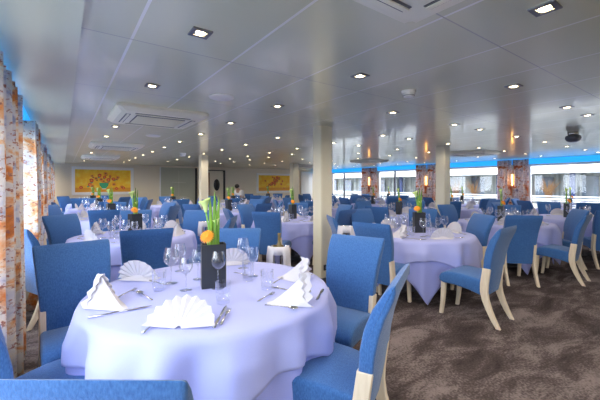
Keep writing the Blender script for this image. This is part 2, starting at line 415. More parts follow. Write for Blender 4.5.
# ------------------------------------------------------------------ ceiling things
def downlight_proto():
    t = props(empty('downlight'), '', 'ceiling light')
    bm = bmesh.new(); s = .055
    for cx, cy, sx, sy in ((0, s - .012, 2 * s, .024), (0, -s + .012, 2 * s, .024), (s - .012, 0, .024, 2 * s - .048), (-s + .012, 0, .024, 2 * s - .048)):
        box(bm, (cx, cy, -.004), (sx, sy, .008))
    lathe(bm, [(.052, -.006), (.030, -.001)], 18, cap=False)
    finish(bm, 'trim_ring', 'dsteel', t, smooth=False)
    bm = bmesh.new(); lathe(bm, [(.027, -.0075), (.027, -.0045)], 18); finish(bm, 'lamp', 'bulb', t, smooth=False)
    return Stock(t)
dl = downlight_proto()
spots = []
for k in range(12): spots += [(.635, .62 + 1.235 * k, 'first'), (1.91, .62 + 1.235 * k, 'second')]
for j, x in enumerate((3.2, 4.55, 5.28, 6.6, 7.9, 9.2, 10.5, 11.6)):
    for k in range(10):
        y = 1.27 + 1.3 * k
        if y < 15: spots.append((x, y, ['third', 'fourth', 'fifth', 'sixth', 'seventh', 'eighth', 'ninth', 'tenth'][j]))
cnt = {}
num = ['nearest', 'second', 'third', 'fourth', 'fifth', 'sixth', 'seventh', 'eighth', 'ninth', 'tenth', 'eleventh', 'twelfth']
def inview(x, y, z, pad=6):
    c, s = math.cos(math.radians(35.6)), math.sin(math.radians(35.6))
    d = x * s + y * c; lat = x * c - y * s
    if d < .3: return False
    px, py = 300 + 332 * lat / d, 184.5 + (EYE - z) * 332 / d
    return -pad < px < 600 + pad and -pad < py < 400 + pad
for x, y, rw in spots:
    if not inview(x, y, H): continue
    i = cnt.get(rw, 0); cnt[rw] = i + 1
    dl.put((x, y, H), 0, f'{num[i]} square ceiling downlight in the {rw} lighting row from the left', 'square downlights in the ceiling')

def cassette():
    t = props(empty('air_conditioner'), '', 'air conditioner')
    bm = bmesh.new(); a, b = .49, .50
    lo = [bm.verts.new((x, y, -.075)) for x, y in ((-a + .05, -b + .05), (a - .05, -b + .05), (a - .05, b - .05), (-a + .05, b - .05))]
    mi = [bm.verts.new((x, y, -.035)) for x, y in ((-a, -b), (a, -b), (a, b), (-a, b))]
    up = [bm.verts.new((x, y, 0)) for x, y in ((-a, -b), (a, -b), (a, b), (-a, b))]
    bm.faces.new(lo[::-1]); bm.faces.new(up)
    for i in range(4):
        bm.faces.new((lo[i], lo[(i + 1) % 4], mi[(i + 1) % 4], mi[i])); bm.faces.new((mi[i], mi[(i + 1) % 4], up[(i + 1) % 4], up[i]))
    bmesh.ops.bevel(bm, geom=[e for e in bm.edges if abs(e.verts[0].co.z - e.verts[1].co.z) > .01], offset=.03, segments=3, affect='EDGES')
    sharp(finish(bm, 'housing', 'acw', t), 30)
    bm = bmesh.new()
    for k in range(13): box(bm, (0, -.24 + k * .04, -.081), (.52, .022, .010), rot=Matrix.Rotation(.5, 4, 'X'))
    finish(bm, 'grille', 'acw', t, smooth=False)
    bm = bmesh.new(); box(bm, (0, 0, -.0765), (.54, .54, .003)); finish(bm, 'grille_shadow_box', 'dgrey', t, smooth=False)
    for sx, sy, w, h in ((-.36, 0, .05, .6), (.36, 0, .05, .6), (0, -.36, .6, .05), (0, .36, .6, .05)):
        bm = bmesh.new(); box(bm, (sx, sy, -.0765), (w, h, .004)); f = finish(bm, 'air_slot', 'dgrey', t, smooth=False)
        bm = bmesh.new(); box(bm, (sx, sy, -.082), (w * .45 if w < h else w, h if w < h else h * .45, .008)); finish(bm, 'flap', 'acw', f, smooth=False)
    return Stock(t)
ac = cassette()
for (x, y), lab in zip([(.955, .57), (.955, 4.40), (.955, 8.2), (.955, 12.0), (8.9, 4.5), (8.9, 8.2), (8.9, 12.0)],
    ['cream air conditioning cassette cut off by the top edge of the photo', 'largest whole ceiling cassette air conditioner, above the left table row',
     'ceiling air conditioner second along the left table row', 'furthest ceiling air conditioner near the left painting',
     'ceiling air conditioner nearest the right windows beside the pillar', 'ceiling air conditioner between pillars near the right windows', 'furthest ceiling air conditioner on the window side']):
    ac.put((x, y, H - .0), 0, lab, 'ceiling air conditioners')

def disc(x, y, r, h, m, name, label, base=None):
    bm = bmesh.new(); lathe(bm, [(r * .55, -h), (r * .8, -h * .92), (r, -h * .5), (r * 1.02, 0)], 24)
    o = sharp(finish(bm, name, m, loc=(x, y, H)), 50)
    props(o, label, 'detector'); return o
t = props(empty('smoke_detector', (2.59, 1.90, H)), 'white round smoke detector on the ceiling right of the nearest pillar', 'detector')
bm = bmesh.new(); lathe(bm, [(.062, -.022), (.066, 0)], 24); sharp(finish(bm, 'base', 'white', t))
bm = bmesh.new(); lathe(bm, [(.030, -.06), (.045, -.056), (.052, -.04), (.052, -.022)], 24); sharp(finish(bm, 'sensor_head', 'white', t))
bm = bmesh.new(); lathe(bm, [(.053, -.048), (.053, -.044)], 24); finish(bm, 'slit', 'dgrey', t)
disc(1.27, 3.10, .12, .02, 'white', 'ceiling_speaker', 'flat white ceiling disc between the first two downlight rows')['category'] = 'ceiling speaker'
disc(1.30, 6.25, .12, .02, 'white', 'ceiling_speaker', 'second flat white ceiling disc behind the left air conditioner')['category'] = 'ceiling speaker'
disc(2.7, 9.3, .08, .09, 'white', 'smoke_detector', 'small white detector near the slim far pillar')
t = props(empty('ceiling_dome', (6.85, 1.83, H)), 'dark grey round sensor hanging from the ceiling near the right edge', 'sensor')
bm = bmesh.new(); lathe(bm, [(.05, -.16), (.09, -.14), (.11, -.10), (.10, -.06), (.06, -.04)], 22); finish(bm, 'dome', 'dgrey', t)
bm = bmesh.new(); lathe(bm, [(.07, -.045), (.08, 0)], 22); finish(bm, 'mount', 'steel', t)

# ------------------------------------------------------------------ chair
def chair_proto():
    t = props(empty('dining_chair'), '', 'chair')
    # curved back; narrow between the posts below z = .57
    back = [(-.150, .300), (-.168, .450), (-.182, .580), (-.190, .68), (-.212, .78), (-.252, .88), (-.310, .968), (-.338, .998)]
    thk = [.05, .062, .070, .074, .074, .068, .052, .034]
    front = back; rear = []
    for (y, z), (y2, z2), th in zip(back, back[1:] + [(-.366, 1.018)], thk):
        d = Vector((y2 - y, z2 - z)).normalized(); rear.append((y - th * d.y, z + th * d.x))
    def hw(y, z): return .206 + .036 * max(0, z - .57) / .43
    bm = bmesh.new()
    k = 2
    up = front[k:] + [(-.357, 1.007)] + rear[k:][::-1]
    profile_solid(bm, up, hw, .014, 3)
    low = front[:k + 1] + rear[:k + 1][::-1]
    low[k] = (low[k][0], low[k][1] + .02); low[k + 1] = (low[k + 1][0], low[k + 1][1] + .02)
    profile_solid(bm, low, lambda y, z: .176, .006, 2)
    sharp(finish(bm, 'backrest', 'blue', t), 50)
    # seat
    pr = [(-.16, .455), (-.02, .478), (.12, .486), (.20, .476), (.252, .450), (.274, .410), (.268, .372), (.225, .352), (.10, .350), (-.04, .330), (-.15, .300)]
    bm = bmesh.new(); profile_solid(bm, pr, lambda y, z: .212 + .025 * (y + .16) / .42, .022, 3)
    for v in bm.verts:      # crown of the cushion
        if v.co.z > .44: v.co.z += .012 * (1 - (v.co.x / .24) ** 2)
    sharp(finish(bm, 'seat', 'blue', t), 50)
    def leg(x, pts, w):
        bm = bmesh.new(); rings = []
        for i, (y, z, th) in enumerate(pts):
            a = Vector(pts[max(0, i - 1)][:2]); b = Vector(pts[min(len(pts) - 1, i + 1)][:2]); d = (b - a).normalized(); nx, nz = -d.y, d.x
            if i in (0, len(pts) - 1): nx, nz = 1, 0
            if nx < 0: nx, nz = -nx, -nz
            rings.append([bm.verts.new((x + sx * w / 2, y + s * th / 2 * nx, z + s * th / 2 * nz)) for sx, s in ((-1, -1), (1, -1), (1, 1), (-1, 1))])
        for r0, r1 in zip(rings, rings[1:]):
            for q in range(4): bm.faces.new((r0[q], r0[(q + 1) % 4], r1[(q + 1) % 4], r1[q]))
        bm.faces.new(rings[0][::-1]); bm.faces.new(rings[-1])
        bmesh.ops.recalc_face_normals(bm, faces=bm.faces)
        bmesh.ops.bevel(bm, geom=[e for e in bm.edges if abs(e.verts[0].co.x - e.verts[1].co.x) < .001], offset=.004, segments=1, affect='EDGES')
        return sharp(finish(bm, 'leg', 'cream', t), 35)
    rearp = [(-.215, .585, .074), (-.203, .50, .074), (-.192, .42, .076), (-.190, .34, .074), (-.205, .26, .066), (-.237, .17, .056), (-.278, .08, .047), (-.322, 0, .040)]
    frontp = [(.228, .36, .052), (.232, .25, .048), (.242, .12, .042), (.258, 0, .036)]
    for s in (-1, 1):
        leg(s * .194, rearp, .036); leg(s * .200, frontp, .040)
    return Stock(t)
chairs = chair_proto()

# ------------------------------------------------------------------ cloths, table
R = .74
def drape(name, a, z, rot, rip, seed, m, rad=R, n=176, rows=13):
    rd = random.Random(seed)
    ph = [rd.uniform(0, 2 * PI) for _ in range(4)]; rot = math.radians(rot)
    bm = bmesh.new()
    cen = bm.verts.new((0, 0, z)); rings = []
    for rr in (.35 * rad, .7 * rad, .95 * rad, rad): rings.append([(rr, z if rr < rad else z - .003)] * n)
    def ext(th):
        t = (th - rot) % (PI / 2); t = min(t, PI / 2 - t)       # 0 at a mid-edge, pi/4 at a corner
        return a / math.cos(t), t / (PI / 4)
    prof = []
    vr = []
    for rr, zz in ((.35 * rad, z), (.7 * rad, z), (.94 * rad, z), (rad, z - .004)):
        vr.append([bm.verts.new((rr * math.cos(2 * PI * i / n), rr * math.sin(2 * PI * i / n), zz)) for i in range(n)])
    for j in range(1, rows + 1):
        s = j / rows; ring = []
        for i in range(n):
            th = 2 * PI * i / n; e, cr = ext(th); D = e - rad; drop = D * s
            k = min(1, drop / .13)
            wave = math.sin(9 * th + ph[0] + .6 * math.sin(3 * th)) * .5 + math.sin(15 * th + ph[1]) * .34 + math.sin(23 * th + ph[2] + 2 * drop) * .22
            r = rad + .008 + k * (.016 + rip * wave) + .02 * drop
            # folds fall near the corners: pleat sharply
            r += k * (rip * .45 * abs(math.sin(8 * th + ph[3])) ** 3 + .022 * (1 - abs(math.sin(6.5 * th + ph[1] + .5 * math.sin(2 * th)))) ** 2 * (.5 + drop))
            ring.append(bm.verts.new((r * math.cos(th), r * math.sin(th), max(.012, z - .008 - drop * .985))))
        vr.append(ring)
    for i in range(n): bm.faces.new((cen, vr[0][i], vr[0][(i + 1) % n]))
    for A, B in zip(vr, vr[1:]):
        for i in range(n): bm.faces.new((A[i], B[i], B[(i + 1) % n], A[(i + 1) % n]))
    bmesh.ops.recalc_face_normals(bm, faces=bm.faces)
    bm.normal_update(); bmesh.ops.solidify(bm, geom=bm.faces[:], thickness=.0018)
    return finish(bm, name, m)

tt = props(empty('round_table'), '', 'table')
bm = bmesh.new(); lathe(bm, [(.70, .715), (R - .014, .722), (R - .014, .741), (.715, .7425)], 48); finish(bm, 'tabletop', 'cream', tt)
bm = bmesh.new(); lathe(bm, [(.05, .03), (.045, .70), (.16, .714)], 20); finish(bm, 'pedestal', 'dgrey', tt)
bm = bmesh.new(); lathe(bm, [(.27, 0), (.27, .015), (.08, .035)], 28); finish(bm, 'base', 'dgrey', tt)
tables = Stock(tt)
under = [Stock(props(drape('tablecloth', 1.06, .7505, 0, .042, s, 'cloth'), '', 'tablecloth')) for s in (1, 2)]
over = [Stock(props(drape('cloth_overlay', .98, .7575, 45, .042, s, 'overlay', R + .020), '', 'tablecloth')) for s in (1, 2)]
TOP = .7605

# ------------------------------------------------------------------ table things
def wineglass(h, r, label):
    t = props(empty('wine_glass'), '', 'glass')
    bm = bmesh.new()
    zb = h * .46
    lathe(bm, [(.004, zb), (r * .55, zb + h * .06), (r * .92, zb + h * .16), (r, zb + h * .25), (r * .93, zb + h * .38), (r * .76, zb + h * .54)], 20, cap=False)
    finish(bm, 'bowl', 'glass', t)
    bm = bmesh.new(); lathe(bm, [(.0065, .006), (.004, .02), (.0035, zb * .6), (.0045, zb)], 8); finish(bm, 'stem', 'glass', t)
    bm = bmesh.new(); lathe(bm, [(r * .85, 0), (r * .85, .002), (.006, .007)], 20); finish(bm, 'foot', 'glass', t)
    return Stock(t)
wg1 = wineglass(.245, .050, ''); wg2 = wineglass(.215, .044, '')
bm = bmesh.new(); lathe(bm, [(.030, .004), (.036, .0), (.041, .05), (.044, .125)], 20, cap=False)
tumbler = Stock(props(finish(bm, 'water_tumbler', 'glass'), '', 'glass'))

def fan_napkin(tilt):
    bm = bmesh.new(); n = 10; Rr = .155
    rows = 5; g = []
    for i in range(2 * n + 1):
        u = i / (2 * n); a = PI * (.02 + .96 * u); off = (.0055 if i % 2 else -.0055)
        r = []
        for j in range(rows + 1):
            s = j / rows; rad_ = .012 + (Rr - .012) * s
            rad_ *= 1 - (.05 if i % 2 else 0) * s
            r.append(bm.verts.new((rad_ * math.cos(a), off * s * (1.3 if j == rows else 1), .004 + rad_ * math.sin(a))))
        g.append(r)
    for i in range(2 * n):
        for j in range(rows): bm.faces.new((g[i][j], g[i + 1][j], g[i + 1][j + 1], g[i][j + 1]))
    bmesh.ops.recalc_face_normals(bm, faces=bm.faces)
    bm.normal_update(); bmesh.ops.solidify(bm, geom=bm.faces[:], thickness=.003)
    bmesh.ops.transform(bm, matrix=Matrix.Rotation(tilt, 4, 'X'), verts=bm.verts)
    # folded stand behind
    zmin = min(v.co.z for v in bm.verts)
    for v in bm.verts: v.co.z -= zmin
    return bm
def fold_base(bm):
    vs = [(-.13, -.05, 0), (.13, -.05, 0), (.14, .06, 0), (-.14, .06, 0), (0, -.01, .035)]
    v = [bm.verts.new(p) for p in vs]
    for f in ((0, 1, 4), (1, 2, 4), (2, 3, 4), (3, 0, 4), (3, 2, 1, 0)): bm.faces.new([v[k] for k in f])
bm = fan_napkin(.28); fold_base(bm); fanN = Stock(props(sharp(finish(bm, 'napkin', 'napkin'), 25), '', 'napkin'))
bm = fan_napkin(-.85); flatN = Stock(props(sharp(finish(bm, 'napkin', 'napkin'), 25), '', 'napkin'))
def cone_napkin():
    bm = bmesh.new(); n, m = 16, 12; g = []
    for i in range(n + 1):
        u = i / n; x = -.15 + .235 * u
        h = .205 * (u ** 1.35) * (1 - .22 * max(0, (u - .78) / .22) ** 2); w = .018 + .085 * u ** .8
        r = []
        for j in range(m + 1):
            v = 2 * j / m - 1
            pleat = .012 * math.sin(5.5 * PI * v) * max(0, u - .55) / .45
            z = h * (1 - abs(v) ** .85)
            r.append(bm.verts.new((x + pleat * 1.6 + .02 * u * (1 - abs(v)), w * v + pleat * .4, max(0, z))))
        g.append(r)
    for i in range(n):
        for j in range(m): bm.faces.new((g[i][j], g[i + 1][j], g[i + 1][j + 1], g[i][j + 1]))
    # ruffled end: an accordion of pleats down the tall side
    e = g[-1]; hh = 0.205 * .78; prev = None; top = e[m // 2].co.copy()
    for k in range(9):
        f = k / 8; z = top.z * (1 - f); w = .004 + .085 * f ** .9; xx = .085 + (.018 if k % 2 else 0) + .01 * f
        row = [bm.verts.new((xx - .05 * abs(q) ** 1.5, w * q, max(0, z + .012 * abs(q)))) for q in (-1, -.5, 0, .5, 1)]
        if prev:
            for q in range(4): bm.faces.new((prev[q], prev[q + 1], row[q + 1], row[q]))
        prev = row
    bmesh.ops.recalc_face_normals(bm, faces=bm.faces)
    bm.normal_update(); bmesh.ops.solidify(bm, geom=bm.faces[:], thickness=.0025)
    for v in bm.verts: v.co.z = max(0, v.co.z)
    return bm
coneN = Stock(props(sharp(finish(cone_napkin(), 'napkin', 'napkin'), 35), '', 'napkin'))

# cutlery: long axis along +Y (towards the table centre)
bm = bmesh.new(); tube(bm, [(0, -.115, .004), (0, -.03, .004), (0, -.01, .0035)], [(.0075, .004), (.007, .0035), (.004, .003)], 8)
tube(bm, [(0, -.01, .0035), (.001, .04, .003), (.002, .09, .003), (.001, .115, .002)], [(.004, .003), (.009, .0012), (.009, .001), (.002, .0008)], 8)
knife = Stock(props(finish(bm, 'table_knife', 'steel'), '', 'cutlery'))
bm = bmesh.new(); tube(bm, [(0, -.10, .003), (0, -.02, .006), (0, .03, .009)], [(.008, .002), (.003, .002), (.004, .002)], 8)
tube(bm, [(0, .028, .009), (0, .045, .006), (0, .058, .006)], [(.004, .002), (.012, .002), (.0125, .0015)], 8)
for k in range(4): tube(bm, [((k - 1.5) * .0066, .056, .006), ((k - 1.5) * .0066, .08, .006), ((k - 1.5) * .006, .10, .011)], [.0022, .002, .001], 5)
fork = Stock(props(finish(bm, 'table_fork', 'steel'), '', 'cutlery'))
bm = bmesh.new(); tube(bm, [(0, -.10, .003), (0, -.02, .006), (0, .04, .008)], [(.008, .002), (.003, .002), (.004, .002)], 8)
n = 14; r0 = None
for j in range(5):
    s = j / 4; ring = [bm.verts.new((.021 * math.cos(2 * PI * i / n) * (1 - .94 * s), .072 + .031 * math.sin(2 * PI * i / n) * (1 - .94 * s), .010 - .008 * math.sin(PI / 2 * s))) for i in range(n)]
    if r0:
        for i in range(n): bm.faces.new((r0[i], r0[(i + 1) % n], ring[(i + 1) % n], ring[i]))
    r0 = ring
spoon = Stock(props(finish(bm, 'table_spoon', 'steel'), '', 'cutlery'))

# vase and flowers
def vase_proto():
    bm = bmesh.new(); a, b, h = .078, .045, .285; w = .006
    def ring(x, y, z): return [bm.verts.new(p) for p in ((-x, -y, z), (x, -y, z), (x, y, z), (-x, y, z))]
    rs = [ring(a, b, 0), ring(a, b, h), ring(a - w, b - w, h), ring(a - w, b - w, .02)]
    for r0, r1 in zip(rs, rs[1:]):
        for i in range(4): bm.faces.new((r0[i], r0[(i + 1) % 4], r1[(i + 1) % 4], r1[i]))
    bm.faces.new(rs[0][::-1]); bm.faces.new(rs[-1])
    o = finish(bm, 'table_vase', 'vase', smooth=False); return Stock(props(o, '', 'vase'))
vases = vase_proto()
def flower_proto(full):
    t = props(empty('flower_arrangement'), '', 'flowers')
    def leaf(x, y, h, lean, w):
        bm = bmesh.new(); n = 9
        pts = [(x + lean * (k / n) ** 2, y, .03 + (h - .03) * k / n) for k in range(n + 1)]
        rr = [(w * (.35 + .65 * math.sin(PI * min(1, .25 + k / n * .72)) ) * (1.15 if k < n else .15), .005) for k in range(n + 1)]
        tube(bm, pts, rr, 8); finish(bm, 'leaf', 'leafy', t)
    for q in ((-.012, .0, .60, -.01, .013), (.008, .006, .63, .002, .014), (.024, -.004, .60, .012, .012), (.0, -.014, .50, .02, .011)): leaf(*q)
    def lily(x, h, bend, s, rz):
        bm = bmesh.new(); tube(bm, [(x, 0, .03), (x - bend * .1, 0, h * .5), (x - bend * .5, 0, h * .8), (x - bend, 0, h)], .0055, 8); st = finish(bm, 'flower_stem', 'stemg', t)
        bm = bmesh.new(); n = 18; rings = []
        for j in range(7):
            v = j / 6; ring = []
            for i in range(n):
                a = 2 * PI * i / n; rr = s * (.14 + .22 * v + .16 * v ** 4)
                tip = .38 * v ** 3 * max(0, math.cos(a)) ** 3
                ring.append(bm.verts.new((x - bend - s * (rr / s * math.cos(a) * 1 + tip), s * rr / s * math.sin(a), h - .01 + s * (1.5 * v + (.25 * math.cos(a + PI) * v))))
                            )
            rings.append(ring)
        for A, B in zip(rings, rings[1:]):
            for i in range(n): bm.faces.new((A[i], A[(i + 1) % n], B[(i + 1) % n], B[i]))
        bm.normal_update(); bmesh.ops.solidify(bm, geom=bm.faces[:], thickness=.0015)
        finish(bm, 'calla_lily', 'lily', t)
    lily(-.015, .50, .034, .056, 0)
    if full: lily(.035, .40, .012, .036, 1)
    # gerbera
    g = bmesh.new(); hub = Vector((-.045, -.045, .335))
    for ring_, L_, zz in ((22, .050, 0), (20, .042, .008), (16, .030, .016)):
        for i in range(ring_):
            a = 2 * PI * i / ring_ + zz * 30; d = Vector((math.cos(a), math.sin(a), 0)); p = Vector((-d.y, d.x, 0))
            vs = [hub + Vector((0, 0, zz)), hub + d * L_ * .55 + p * .007 + Vector((0, 0, zz + .006)), hub + d * L_ + Vector((0, 0, zz - .004)), hub + d * L_ * .55 - p * .007 + Vector((0, 0, zz + .006))]
            g.faces.new([g.verts.new(v) for v in vs])
    g.normal_update(); bmesh.ops.solidify(g, geom=g.faces[:], thickness=.002)
    bmesh.ops.rotate(g, cent=hub, matrix=Matrix.Rotation(.9, 3, 'X') @ Matrix.Rotation(-.4, 3, 'Y'), verts=g.verts)
    fl = finish(g, 'gerbera', 'orange', t, smooth=False)
    g = bmesh.new(); bmesh.ops.create_uvsphere(g, u_segments=10, v_segments=6, radius=.012, matrix=Matrix.Translation(hub + Vector((0, -.006, .006)))); finish(g, 'flower_heart', 'darkor', fl)
    g = bmesh.new(); tube(g, [(-.02, 0, .03), (-.03, -.01, .22), tuple(hub)], .0035, 6); finish(g, 'flower_stem', 'stemg', t)
    return Stock(t)
flw = flower_proto(True)

# ------------------------------------------------------------------ tables of the room
# key: centre, cloth rotation, detail level, phrase, chairs [(angle from table, distance of chair origin, facing turn)]
C, S = math.cos(math.radians(35.6)), math.sin(math.radians(35.6))
def sidename(ang):
    """direction seen from the camera"""
    dx, dy = math.cos(math.radians(ang)), math.sin(math.radians(ang))
    lat, dep = dx * C - dy * S, dx * S + dy * C
    a = math.degrees(math.atan2(dep, lat)) % 360
    return a
def names_for(angs):
    a = [sidename(x) for x in angs]
    out = []
    lab = [(0, 'right'), (30, 'right'), (60, 'far right'), (90, 'far'), (120, 'far left'), (150, 'left'), (180, 'left'), (210, 'near left'), (270, 'near'), (300, 'near right'), (330, 'near right'), (360, 'right')]
    used = set()
    order = ['right', 'far right', 'far', 'far left', 'left', 'near left', 'near', 'near right']
    for x in a:
        idx = round(x / 45) % 8; nm = order[idx]
        if nm in used:
            for alt in (order[(idx + 1) % 8], order[(idx - 1) % 8], order[(idx + 2) % 8]):
                if alt not in used: nm = alt; break
        used.add(nm); out.append(nm)
    return out

T = []
def tdef(x, y, rot, lvl, phrase, ch, vrot=.3, seats=None, voff=(0, 0)): T.append(dict(x=x, y=y, rot=rot, lvl=lvl, ph=phrase, ch=ch, vrot=vrot, seats=seats, voff=voff))
reg = lambda d=1.0, o=0: [(o + k * 60, d, 0) for k in range(6)]
tdef(.82, 2.14, 55, 3, 'foreground table', [(187, .84, 3), (144, .88, -47), (57, .72, 0), (343, .91, 37), (295, .88, 4), (239, 1.13, -5)], vrot=-.25, seats=[])
tdef(.80, 4.94, 20, 2, 'second left-row table', [(265, 1.12, 0), (205, .95, 0), (135, .9, -12), (80, .92, 0), (25, .92, 20), (325, .98, 0)], vrot=.5)
tdef(.82, 7.9, 60, 1, 'third left-row table', reg(1.03, 20))
tdef(.85, 11.0, 10, 1, 'fourth left-row table', reg(1.03, 35))
tdef(.9, 14.0, 30, 0, 'furthest left-row table', reg(1.03, 10))
tdef(4.07, 2.87, 0, 2, 'table right of nearest pillar', [(249, 1.07, 26), (193, .93, 0), (150, .88, 0), (80, .98, 0), (30, .98, 0), (330, .68, 0)], vrot=-.6, voff=(.05, -.02))
tdef(3.72, 5.45, 30, 2, 'table just left of nearest pillar', [(218, 1.05, 0), (170, .98, 0), (110, .95, 0), (50, .95, 0), (352, .95, 0), (280, 1.0, 0)])
tdef(3.50, 8.05, 55, 1, 'second table left of nearest pillar', reg(1.03, 30))
tdef(2.95, 11.3, 15, 1, 'table before the glass screen', reg(1.03, 25))
tdef(4.9, 10.9, 15, 1, 'table before the back door', reg(1.03, 5))
tdef(6.55, 2.75, 0, 2, 'table nearest the right photo edge', [(208, 1.16, 17), (248, 1.0, 27), (312, .85, 0), (20, .95, 0), (80, .95, 0), (140, .95, 0)], vrot=.2, voff=(.1, .1))
tdef(6.25, 4.85, 40, 1, 'table before the middle pillar', reg(1.03, 20))
tdef(6.3, 7.8, 20, 1, 'table behind the middle pillar', reg(1.03, 40))
tdef(7.3, 12.6, 20, 0, 'table under the right painting', reg(1.03, 40))
tdef(8.55, 2.4, 20, 1, 'table behind the right-edge table', reg(1.03, 30))
tdef(9.2, 5.3, 0, 1, 'inner table facing nearest right curtain', reg(1.03, 30))
tdef(8.9, 8.0, 0, 1, 'inner table facing second right curtain', reg(1.03, 10))
tdef(9.4, 11.0, 0, 0, 'inner table facing third right curtain', reg(1.03, 50))
tdef(11.35, 3.1, 0, 1, 'window table at nearest right window', reg(1.03, 30))
tdef(11.3, 6.1, 30, 1, 'window table at second right window', reg(1.03, 0))
tdef(11.3, 9.3, 10, 0, 'window table at third right window', reg(1.03, 40))

def spot_of(t, a, d, turn):
    ar = math.radians(a); f = ar + PI + math.radians(turn)
    px, py = t['x'] + d * math.cos(ar), t['y'] + d * math.sin(ar)
    return px, py, [(px + q * math.cos(f), py + q * math.sin(f)) for q in (-.26, 0., .2)]
taken = [p for t in T if t['lvl'] >= 2 for ch in t['ch'] for p in spot_of(t, *ch)[2]]
def free(pts): return all((a - c) ** 2 + (b - e) ** 2 > .47 ** 2 for a, b in pts for c, e in taken)
for t in T:
    if t['lvl'] >= 2: continue
    ok = []
    for a, d, turn in t['ch']:
        for da in (0, 12, -12, 22, -22):
            pts = spot_of(t, a + da, d, turn)[2]
            if free(pts): taken += pts; ok.append((a + da, d, turn)); break
    t['ch'] = ok
GRP = 'blue upholstered dining chairs around the round tables'
for q, t in enumerate(T):
    x, y, ph = t['x'], t['y'], t['ph']
    tables.put((x, y, 0), 0, f'round pedestal dining table under lavender cloths, the {ph}', 'round dining tables')
    under[q % 2].put((x, y, 0), math.radians(t['rot']), f'long lavender undercloth draped on the {ph}', 'lavender tablecloths')
    over[q % 2].put((x, y, 0), math.radians(t['rot']), f'pale lavender square top cloth on the {ph}', 'pale top cloths')
    nms = names_for([a for a, _, _ in t['ch']])
    for (a, d, turn), nm in zip(t['ch'], nms):
        ar = math.radians(a); rz = ar + PI / 2 + math.radians(turn)
        px, py = x + d * math.cos(ar), y + d * math.sin(ar)
        if not (XL + .3 < px < XR - .47): continue
        if not inview(px, py, .9, 80): continue
        if ph == 'table before the middle pillar' and nm in ('right', 'near right'): continue
        chairs.put((px, py, 0), rz, f'blue cream-legged chair, {nm} side of the {ph}', GRP)
    vx, vy = x + t['voff'][0], y + t['voff'][1]
    vases.put((vx, vy, TOP), t['vrot'], f'dark slate rectangular vase in the middle of the {ph}', 'slate vases')
    flw.put((vx, vy, TOP + .006), t['vrot'], f'green leaves, calla lily and gerbera on the {ph}', 'flower arrangements in the vases')

# foreground setting -------------------------------------------------
def at(px, py, z=TOP):
    d = (EYE - z) * 332 / (py - 184.5); u = (px - 300) / 332
    return (d * (u * C + S), d * (C - u * S), z)
def yaw_view(deg): return math.radians(-35.6 + deg)       # 0 = parallel to the picture, +X to the right
FG = 'foreground table'
coneN.put(at(108, 305), yaw_view(152), f'tall folded white napkin at the left of the {FG}', 'folded white napkins')
fanN.put(at(139, 279), yaw_view(-8), f'white fan napkin before the second chair from the left, {FG}', 'folded white napkins')
flatN.put(at(178, 329), yaw_view(0), f'white fan napkin lying nearly flat at the front of the {FG}', 'folded white napkins', scale=1.12)
coneN.put(at(293, 302), yaw_view(8), f'pointed white napkin at the right front edge of the {FG}', 'folded white napkins')
coneN.put(at(296, 279), yaw_view(-20), f'ruffled white napkin behind the pointed one, right of the {FG}', 'folded white napkins', scale=.95)
fanN.put(at(232, 264), yaw_view(15), f'white fan napkin right of the slate vase on the {FG}', 'folded white napkins')
GG = 'wine glasses on the tables'
for px, py, kind, lab in ((171, 283, 1, 'large wine glass in the left glass pair'), (186, 290, 2, 'smaller wine glass in the left glass pair'),
        (198, 279, 2, 'wine glass partly behind the slate vase'), (218, 288, 1, 'large wine glass in front of the slate vase'),
        (243, 268, 1, 'large wine glass right of the vase before the fan napkin'), (253, 276, 2, 'smaller wine glass in the middle of the right glass group'),
        (214, 262, 2, 'wine glass behind the slate vase'), (180, 271, 2, 'wine glass behind the left pair')):
    (wg1 if kind == 1 else wg2).put(at(px, py), .3, f'{lab}, {FG}', GG)
for px, py, lab in ((159, 290, 'water tumbler left of the wine glass pair'), (223, 303, 'nearest water tumbler in front of the slate vase'), (267, 289, 'water tumbler between the fork and the right wine glasses'), (248, 280, 'water tumbler behind the right glasses')):
    tumbler.put(at(px, py), 0, f'{lab}, {FG}', 'water tumblers on the tables')
def lay(st, px0, py0, px1, py1, lab, grp='steel cutlery on the tables', z=TOP + .001):
    a, b = Vector(at(px0, py0, z)), Vector(at(px1, py1, z)); m_ = (a + b) / 2; d = b - a
    st.put(tuple(m_), math.atan2(d.y, d.x) - PI / 2, lab, grp, scale=(1, max(.8, min(1.5, d.length / .225)), 1))
lay(knife, 89, 318, 151, 306, f'steel knife lying before the left napkin, {FG}')
lay(spoon, 153, 301, 137, 292, f'spoon near the left napkin on the {FG}')
lay(fork, 119, 297, 135, 290, f'fork between the left napkin and spoon, {FG}')
lay(knife, 214, 328, 226, 306, f'steel knife right of the flat fan napkin, {FG}')
lay(fork, 220, 326, 230, 309, f'fork beside the knife right of the flat napkin, {FG}')
lay(spoon, 146, 331, 158, 322, f'spoon end peeking out left of the flat fan napkin')
lay(fork, 257, 302, 275, 293, f'fork left of the pointed napkin on the {FG}')
lay(spoon, 263, 305, 300, 310, f'spoon in front of the pointed napkin on the {FG}')
lay(knife, 317, 300, 323, 289, f'knife right of the pointed napkin on the {FG}')
lay(fork, 272, 284, 286, 277, f'fork left of the ruffled napkin on the {FG}')
lay(knife, 274, 288, 294, 291, f'dark knife between the two right napkins, {FG}')
lay(knife, 150, 281, 166, 285, f'knife right of the left fan napkin on the {FG}')
lay(fork, 236, 273, 246, 276, f'fork below the right fan napkin on the {FG}')

